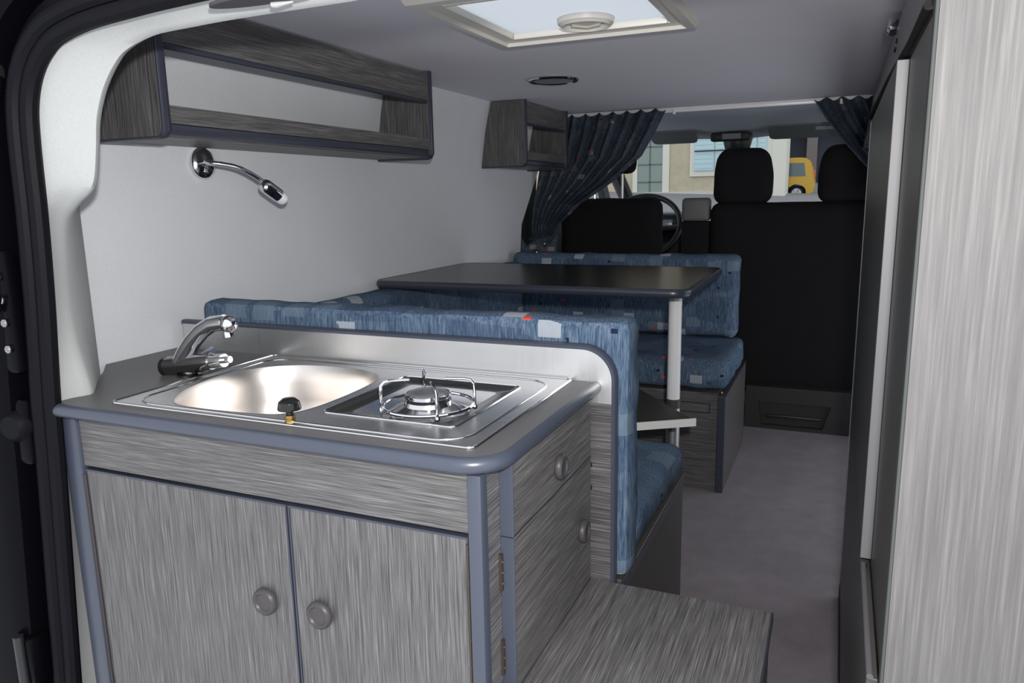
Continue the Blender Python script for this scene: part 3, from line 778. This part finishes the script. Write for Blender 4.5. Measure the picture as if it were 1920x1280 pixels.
ctr = V((-.962, 3.93, .835)); ax = V((0, -.78, .62)).normalized(); e1 = V((1, 0, 0)); e2 = ax.cross(e1)
bm = B(); tube(bm, [ctr + (e1 * math.cos(a) + e2 * math.sin(a)) * .205 for a in [2 * PI * k / 40 for k in range(40)]], .015, 12, closed=True); obj('rim', bm, black_plastic, sw)
bm = B(); lathe(bm, ctr - ax * .03, ax, [(0, .03), (.05, .03), (.075, .018), (.08, 0), (.05, -.06), (0, -.06)], 24); hb = obj('hub', bm, black_plastic, sw)
for a in (0, 180, 270):
    a = math.radians(a); d_ = e1 * math.cos(a) + e2 * math.sin(a)
    bm = B(); tube(bm, [ctr + d_ * .05 - ax * .02, ctr + d_ * .205], [.02, .013], 8); obj('spoke', bm, dark_grey, sw)
db = thing('dashboard', 'dark dashboard below the windscreen', 'dashboard', (-.43, 4.5, 0))
bm = B()
prism(bm, [(WX + .035, 4.25, .0), (WX + .035, 4.18, .55), (WX + .035, 4.16, .74), (WX + .035, 4.28, .835), (WX + .035, 4.60, .865), (WX + .035, 4.90, .845), (WX + .035, 4.93, .0)], (1.63, 0, 0)); obj('fascia', bm, black_plastic, db, False)
bm = B(); cushion(bm, -1.16, -.76, 4.16, 4.45, .80, .905, .045, 0, 1); obj('cowl', bm, black_plastic, db)
bm = B(); box(bm, -1.08, -.84, 4.15, 4.159, .805, .868, .008); obj('instrument_lens', bm, mat('grey_instrument_lens', (.25, .28, .32), .2), db)
# mirror and visors
mi = thing('rear_view_mirror', 'dark rear view mirror hanging above the passenger headrest', 'mirror', (-.50, 3.98, 1.25))
bm = B(); cushion(bm, -.625, -.430, 3.975, 4.005, 1.258, 1.305, .014, 0, 1, .015); obj('housing', bm, dark_grey, mi)
bm = B(); box(bm, -.565, -.475, 3.972, 3.9755, 1.268, 1.295, .001, 1); obj('mirror_glass', bm, visor_m, mi)
bm = B(); lathe(bm, (-.50, 4.06, 1.245), (0, 0, 1), [(0, -.05), (.045, -.05), (.062, -.02), (.075, .03), (.07, .055), (0, .06)], 20); obj('sensor_cover', bm, black_plastic, mi)
for x0, x1, lab in ((-.93, -.70, 'grey sun visor at the top of the windscreen beside the left curtain'), (-.345, -.02, 'grey sun visor with a pale label on the passenger side')):
    t = thing('sun_visor', lab, 'sun visor', ((x0 + x1) / 2, 3.98, 1.29), 'folded sun visors')
    bm = B(); rr_ = rrect(0, x1 - x0, 0, .17, .03)
    prism(bm, [(x0 + a, 3.92 + b * .94, 1.330 - b * .30) for a, b in rr_], (0, -.006, -.016)); pnl = obj('panel', bm, visor_m, t)
    bm = B(); tube(bm, [(x0 + .03, 3.925, 1.333), (x0 - .0 + .10, 3.915, 1.338), (x1 - .03, 3.925, 1.333)], .007, 8); obj('pivot_rod', bm, dark_grey, t)
    if x0 > -.5:
        bm = B(); prism(bm, [(x0 + .215 + a, 3.92 - .0065 + b * .94, 1.330 - .0165 - b * .30) for a, b in ((0, .03), (.08, .03), (.08, .065), (0, .065))], (0, -.0006, -.0016)); obj('label', bm, mat('pale_label', (.42, .45, .50), .5), pnl, False)

# seat belt on the driver's side pillar
bb = thing('seat_belt', 'black seat belt webbing on the pillar under the short shelf', 'seat belt', (-1.255, 3.36, .5))
bm = B(); grid(bm, [[(-1.258, 3.33, .55), (-1.258, 3.375, .55)], [(-1.256, 3.34, .95), (-1.256, 3.385, .95)], [(-1.25, 3.335, 1.12), (-1.25, 3.38, 1.12)]])
r = bmesh.ops.extrude_face_region(bm, geom=bm.faces[:])
for e in r['geom']:
    if isinstance(e, bmesh.types.BMVert): e.co.x += .002
obj('webbing', bm, black_plastic, bb)
bm = B(); box(bm, -1.262, -1.24, 3.33, 3.385, 1.11, 1.15, .006); obj('guide', bm, black_plastic, bb)

# ------------------------------------------------------------------ tall cupboard on the right
tc_ = thing('tall_cupboard', 'tall pale streaked laminate cupboard end filling the right side', 'cupboard', (.24, 1.3, 0))
laz = laminate('laminate_grain_upright_pale', (300, 300, 7), .70, .42)
laz.node_tree.nodes['Principled BSDF'].inputs['Roughness'].default_value = .7
bm = B(); box(bm, .0672, .425, .760, .778, 0, 1.352); obj('end_panel', bm, laz, tc_, False)
bm = B(); box(bm, .0640, .0670, .7595, .7785, 0, 1.352, .001, 1); obj('edging', bm, mat('grey_green_edging', (.06, .065, .062), .9, spec=.1), tc_, False)
bm = B(); box(bm, .0660, .424, .7787, 1.895, 0, 1.154); obj('carcass', bm, cover_dark, tc_, False)
bm = B(); box(bm, .0525, .0655, 1.054, 1.897, .512, 1.153, .0006, 1); dd = obj('door', bm, cover_dark, tc_, False)
bm = B(); box(bm, .0522, .0656, 1.049, 1.0536, .5105, 1.1535, .0006, 1); obj('aluminium_edge', bm, alu_edge, dd, False)
bm = B(); box(bm, .0505, .0522, 1.880, 1.8985, .012, 1.150, .0005, 1); obj('light_edge', bm, mat('grey_edge_strip', (.32, .32, .31), .4), dd, False)
bm = B(); sphere(bm, (.0575, 1.0475, .500), (.004, .003, .006), 8); obj('door_catch', bm, dark_chrome, dd)
bm = B(); box(bm, .0535, .0655, .790, 1.895, .0, .498, .001, 1); d2 = obj('lower_front', bm, cover_dark, tc_, False)
bm = B(); tube(bm, [(.0565, .785, .503), (.0565, 1.047, .503)], .0035, 10); obj('rail', bm, mat('grey_rail_plastic', (.09, .085, .09), .8, spec=.2), d2)
bm = B(); box(bm, .0515, .0532, .790, 1.895, .0, .04); obj('plinth', bm, black_plastic, d2, False)
uc = thing('overhead_locker', 'dark rounded overhead locker above the tall cupboard at the ceiling', 'locker', (.25, 1.5, 1.155))
bm = B()
prf = [(.064, 1.158), (.070, 1.20), (.078, 1.28), (.086, 1.335), (.092, 1.352), (.42, 1.352), (.42, 1.158)]
prism(bm, [(x, .80, z) for x, z in prf], (0, 2.40, 0)); obj('body', bm, mat('dark_locker_laminate', (.07, .068, .065), .28), uc, False)
bm = B(); tube(bm, [(.0625, .80, 1.162), (.0625, 1.0, 1.162), (.056, 1.30, 1.161), (.050, 1.90, 1.160)], .005, 10); obj('lower_trim', bm, mat('matt_black_trim', (.012, .012, .012), .9, spec=.1), uc)
bm = B(); lathe(bm, (.084, 1.80, 1.328), (-1, 0, .1), [(0, .018), (.012, .017), (.018, .012), (.018, .004), (.014, -.002)], 24); obj('push_knob', bm, chrome, uc)
bm = B(); lathe(bm, (.076, 1.58, 1.256), (-1, 0, .1), [(.012, -.001), (.012, .003), (.007, .003), (.006, .001), (0, .001)], 20); obj('lock', bm, black_plastic, uc)

# ------------------------------------------------------------------ street beyond the windscreen
asph = mat('grey_asphalt', (.20, .20, .21), .9)
def gz(x, y): return -.55 + (y - 5.2) * .052 + max(-14, min(6, x)) * -.045 * max(0, (y - 12) / 20)
bm = B(); grid(bm, [[(x, y, gz(x, y)) for x in range(-24, 25, 3)] for y in (5.2, 8, 12, 16, 20, 24, 28, 31, 34, 38, 44, 60)])
r = bmesh.ops.extrude_face_region(bm, geom=bm.faces[:])
for e in r['geom']:
    if isinstance(e, bmesh.types.BMVert): e.co.z -= .3
obj('road', bm, asph, kind=S)
render = cloth('beige_render', (.52, .45, .33), .10, .9, 3)
stone = mat('cream_stone', (.72, .69, .60), .8)
shut = mat('pale_blue_shutter', (.50, .66, .70), .6)
hs = thing('house', 'beige rendered house with pale blue shutters across the street', 'house', (-8, 34, .5))
bm = B(); box(bm, -16, -2.02, 31.0, 32.9, .2, 9.0); hw = obj('wall', bm, render, hs, False)
bm = B(); box(bm, -2.60, -2.0, 30.95, 32.92, .2, 9.02); obj('corner_stones', bm, stone, hs, False)
bm = B(); box(bm, -16, -3.0, 30.88, 30.995, .2, 1.12); obj('base_course', bm, mat('pale_plinth', (.58, .56, .52), .85), hs, False)
bm = B(); prism(bm, [(-7.95, 30.93, .2), (-6.45, 30.93, .2), (-6.45, 30.93, 4.6), (-7.95, 30.93, 4.6)], (0, .065, 0), [[(-7.75, 30.93, .25), (-6.72, 30.93, .25), (-6.72, 30.93, 4.4), (-7.75, 30.93, 4.4)]])
df = obj('door_frame', bm, stone, hs, False)
bm = B(); box(bm, -7.74, -6.73, 30.95, 30.99, .3, 4.39)
obj('door_leaf', bm, mat('grey_green_door', (.25, .30, .27), .5), df, False)
bm = B()
for z in (1.5, 2.2, 2.9, 3.5): box(bm, -7.74, -6.73, 30.93, 30.949, z, z + .05)
box(bm, -7.26, -7.21, 30.93, 30.949, .3, 4.39); obj('glazing_bar', bm, mat('dark_door_bar', (.12, .14, .14), .5), df, False)
for x0, x1, z0 in ((-5.45, -3.86, 1.92), (-3.42, -2.72, 2.45)):
    bm = B(); box(bm, x0 - .17, x1 + .17, 30.92, 30.99, z0 - .22, z0 + 2.4)
    w_ = obj('window_surround', bm, stone, hs, False)
    xm = (x0 + x1) / 2
    for a, b in ((x0, xm - .02), (xm + .02, x1)):
        bm = B(); box(bm, a, b, 30.86, 30.915, z0, z0 + 2.2)
        for k in range(12): box(bm, a + .05, b - .05, 30.845, 30.86, z0 + .08 + k * .18, z0 + .2 + k * .18)
        obj('shutter', bm, shut, w_, False)
    bm = B(); tube(bm, [(x0 + .02, 30.80, z0 + .75), (x1 - .02, 30.80, z0 + .75)], .025, 6); obj('rail', bm, dark_grey, w_)
h2 = thing('arched_building', 'dark grey brown building with dark arches behind the yellow car', 'building', (3, 45, 1))
bm = B(); outl2 = [(-6, .3), (14, .3), (14, 10), (-6, 10)]
def archp(x0, x1, z0, z1):
    r_ = (x1 - x0) / 2
    return [(x0, z0), (x1, z0)] + [((x0 + x1) / 2 + r_ * math.cos(math.radians(a)), z1 - r_ + r_ * math.sin(math.radians(a))) for a in range(0, 181, 15)]
ars = [(-2.9, -1.75), (-1.25, .15), (.9, 2.2)]
prism(bm, [(x, 42, z) for x, z in outl2], (0, 5, 0), [[(x, 42, z) for x, z in archp(a, b, .8, 4.35)] for a, b in ars])
obj('wall', bm, mat('brown_grey_stone', (.20, .165, .16), .9), h2, False)
for a, b in ars:
    bm = B(); box(bm, a - .05, b + .05, 43.2, 43.3, .5, 4.5); obj('arch_shutter', bm, mat('dark_blue_door', (.05, .06, .10), .5), h2, False)

def car(name, label, x_rear, y, zg, L, W, H, paint, tilt=0.0):
    """side-on car, nose to the left (-x); rear end at x_rear, near side at y"""
    t = thing(name, label, 'car', (x_rear - L / 2, y + W / 2, zg))
    x = lambda a: x_rear - a
    body = [(.06, .30), (.0, .55), (.03, .95), (.10, 1.25), (.20, H - .14), (.36, H - .03), (.6, H), (1.7, H - .02), (2.0, H - .12), (2.55, 1.08), (2.75, 1.0), (L - .35, .88), (L - .06, .70), (L, .45), (L - .05, .26)]
    wr = .315; w1, w2 = .66, L - .78
    low = []
    for c in (w2, w1):
        low += [(c + .37 * math.cos(math.radians(a)), .30 + .37 * math.sin(math.radians(a)) if a not in (0, 180) else .26) for a in range(0, 181, 20)]
    poly = [V((x(a), y, zg + z)) for a, z in body] + [V((x(a), y, zg + z)) for a, z in low]
    bm = B(); prism(bm, poly, (0, W, 0)); bd = obj('body', bm, paint, t, False)
    gl = mat('car_window_glass', (.10, .14, .15), .08)
    for i, wn in enumerate(([(.34, .98), (.42, H - .22), (1.32, H - .20), (1.32, .98)], [(1.40, .98), (1.40, H - .20), (1.72, H - .2), (2.02, H - .27), (2.42, .98)])):
        bm = B(); prism(bm, [(x(a), y - .012, zg + z) for a, z in wn], (0, .011, 0)); obj('side_window', bm, gl, bd, False)
    bm = B(); box(bm, x(L - 1.4), x(.95), y - .02, y - .001, zg + .50, zg + .56); obj('rubbing_strip', bm, black_plastic, bd, False)
    bm = B(); box(bm, x(.10), x(-.02), y + .02, y + .2, zg + .85, zg + 1.2, .01); obj('tail_light', bm, mat('orange_red_lens', (.55, .12, .04), .3), bd)
    for c in (w1, w2):
        for yy in (y + .02, y + W - .20):
            bm = B(); lathe(bm, (x(c), yy, zg + wr), (0, 1, 0), [(.2, 0), (.29, .0), (wr, .03), (wr, .16), (.29, .18), (0, .18)], 28); wl_ = obj('wheel', bm, rubber, t)
            bm = B(); lathe(bm, (x(c), yy - .004, zg + wr), (0, 1, 0), [(0, -.01), (.05, -.01), (.06, .02), (.18, .02), (.205, -.004), (.21, .05)], 24)
            for k in range(6):
                a = PI / 3 * k; tube(bm, [(x(c), yy - .008, zg + wr), (x(c) + .19 * math.cos(a), yy - .008, zg + wr + .19 * math.sin(a))], .022, 6)
            obj('hubcap', bm, silver, wl_)
    return t
car('car', 'yellow small van parked at the corner of the house beyond the windscreen', -1.02, 33.0, .66, 4.0, 1.66, 1.72, mat('yellow_car_paint', (.62, .36, .03), .3))
car('car', 'pale blue grey car half hidden behind the passenger headrest', 2.55, 35.6, .62, 3.7, 1.6, 1.10, mat('blue_grey_car_paint', (.30, .36, .42), .3))

# ------------------------------------------------------------------ light
w = bpy.data.worlds.new('sky'); bpy.context.scene.world = w; w.use_nodes = True
bg = w.node_tree.nodes['Background']; bg.inputs['Color'].default_value = (.90, .93, 1.0, 1); bg.inputs['Strength'].default_value = 1.35
fl = bpy.data.lights.new('camera_flash', 'POINT'); fl.energy = 78; fl.shadow_soft_size = .018; fl.color = (1, .985, .96)
fo_ = bpy.data.objects.new('camera_flash', fl); C.objects.link(fo_); fo_.location = (.06, -.03, 1.10)

# ------------------------------------------------------------------ camera
yaw, pit, rol = 4.12172367e-01, -1.90035377e-01, -1.91738634e-02
fw = V((-math.sin(yaw) * math.cos(pit), math.cos(yaw) * math.cos(pit), math.sin(pit)))
r0 = V((math.cos(yaw), math.sin(yaw), 0)); u0 = r0.cross(fw)
rt = r0 * math.cos(rol) + u0 * math.sin(rol); up = -r0 * math.sin(rol) + u0 * math.cos(rol)
cam = bpy.data.cameras.new('camera'); cam.sensor_width = 36; cam.lens = 36 * 1399.306 / 1920; cam.clip_start = .02; cam.clip_end = 300
co = bpy.data.objects.new('camera', cam); C.objects.link(co)
co.matrix_world = Matrix(((rt.x, up.x, -fw.x, 0), (rt.y, up.y, -fw.y, 0), (rt.z, up.z, -fw.z, 1.0), (0, 0, 0, 1)))
sc_ = bpy.context.scene; sc_.camera = co
sc_.view_settings.view_transform = 'Standard'; sc_.view_settings.look = 'None'; sc_.view_settings.exposure = 0; sc_.view_settings.gamma = 1
sc_.view_settings.use_curve_mapping = False
sc_.cycles.caustics_reflective = True; sc_.cycles.caustics_refractive = False
sc_.cycles.max_bounces = 10; sc_.cycles.diffuse_bounces = 5; sc_.cycles.sample_clamp_indirect = 4
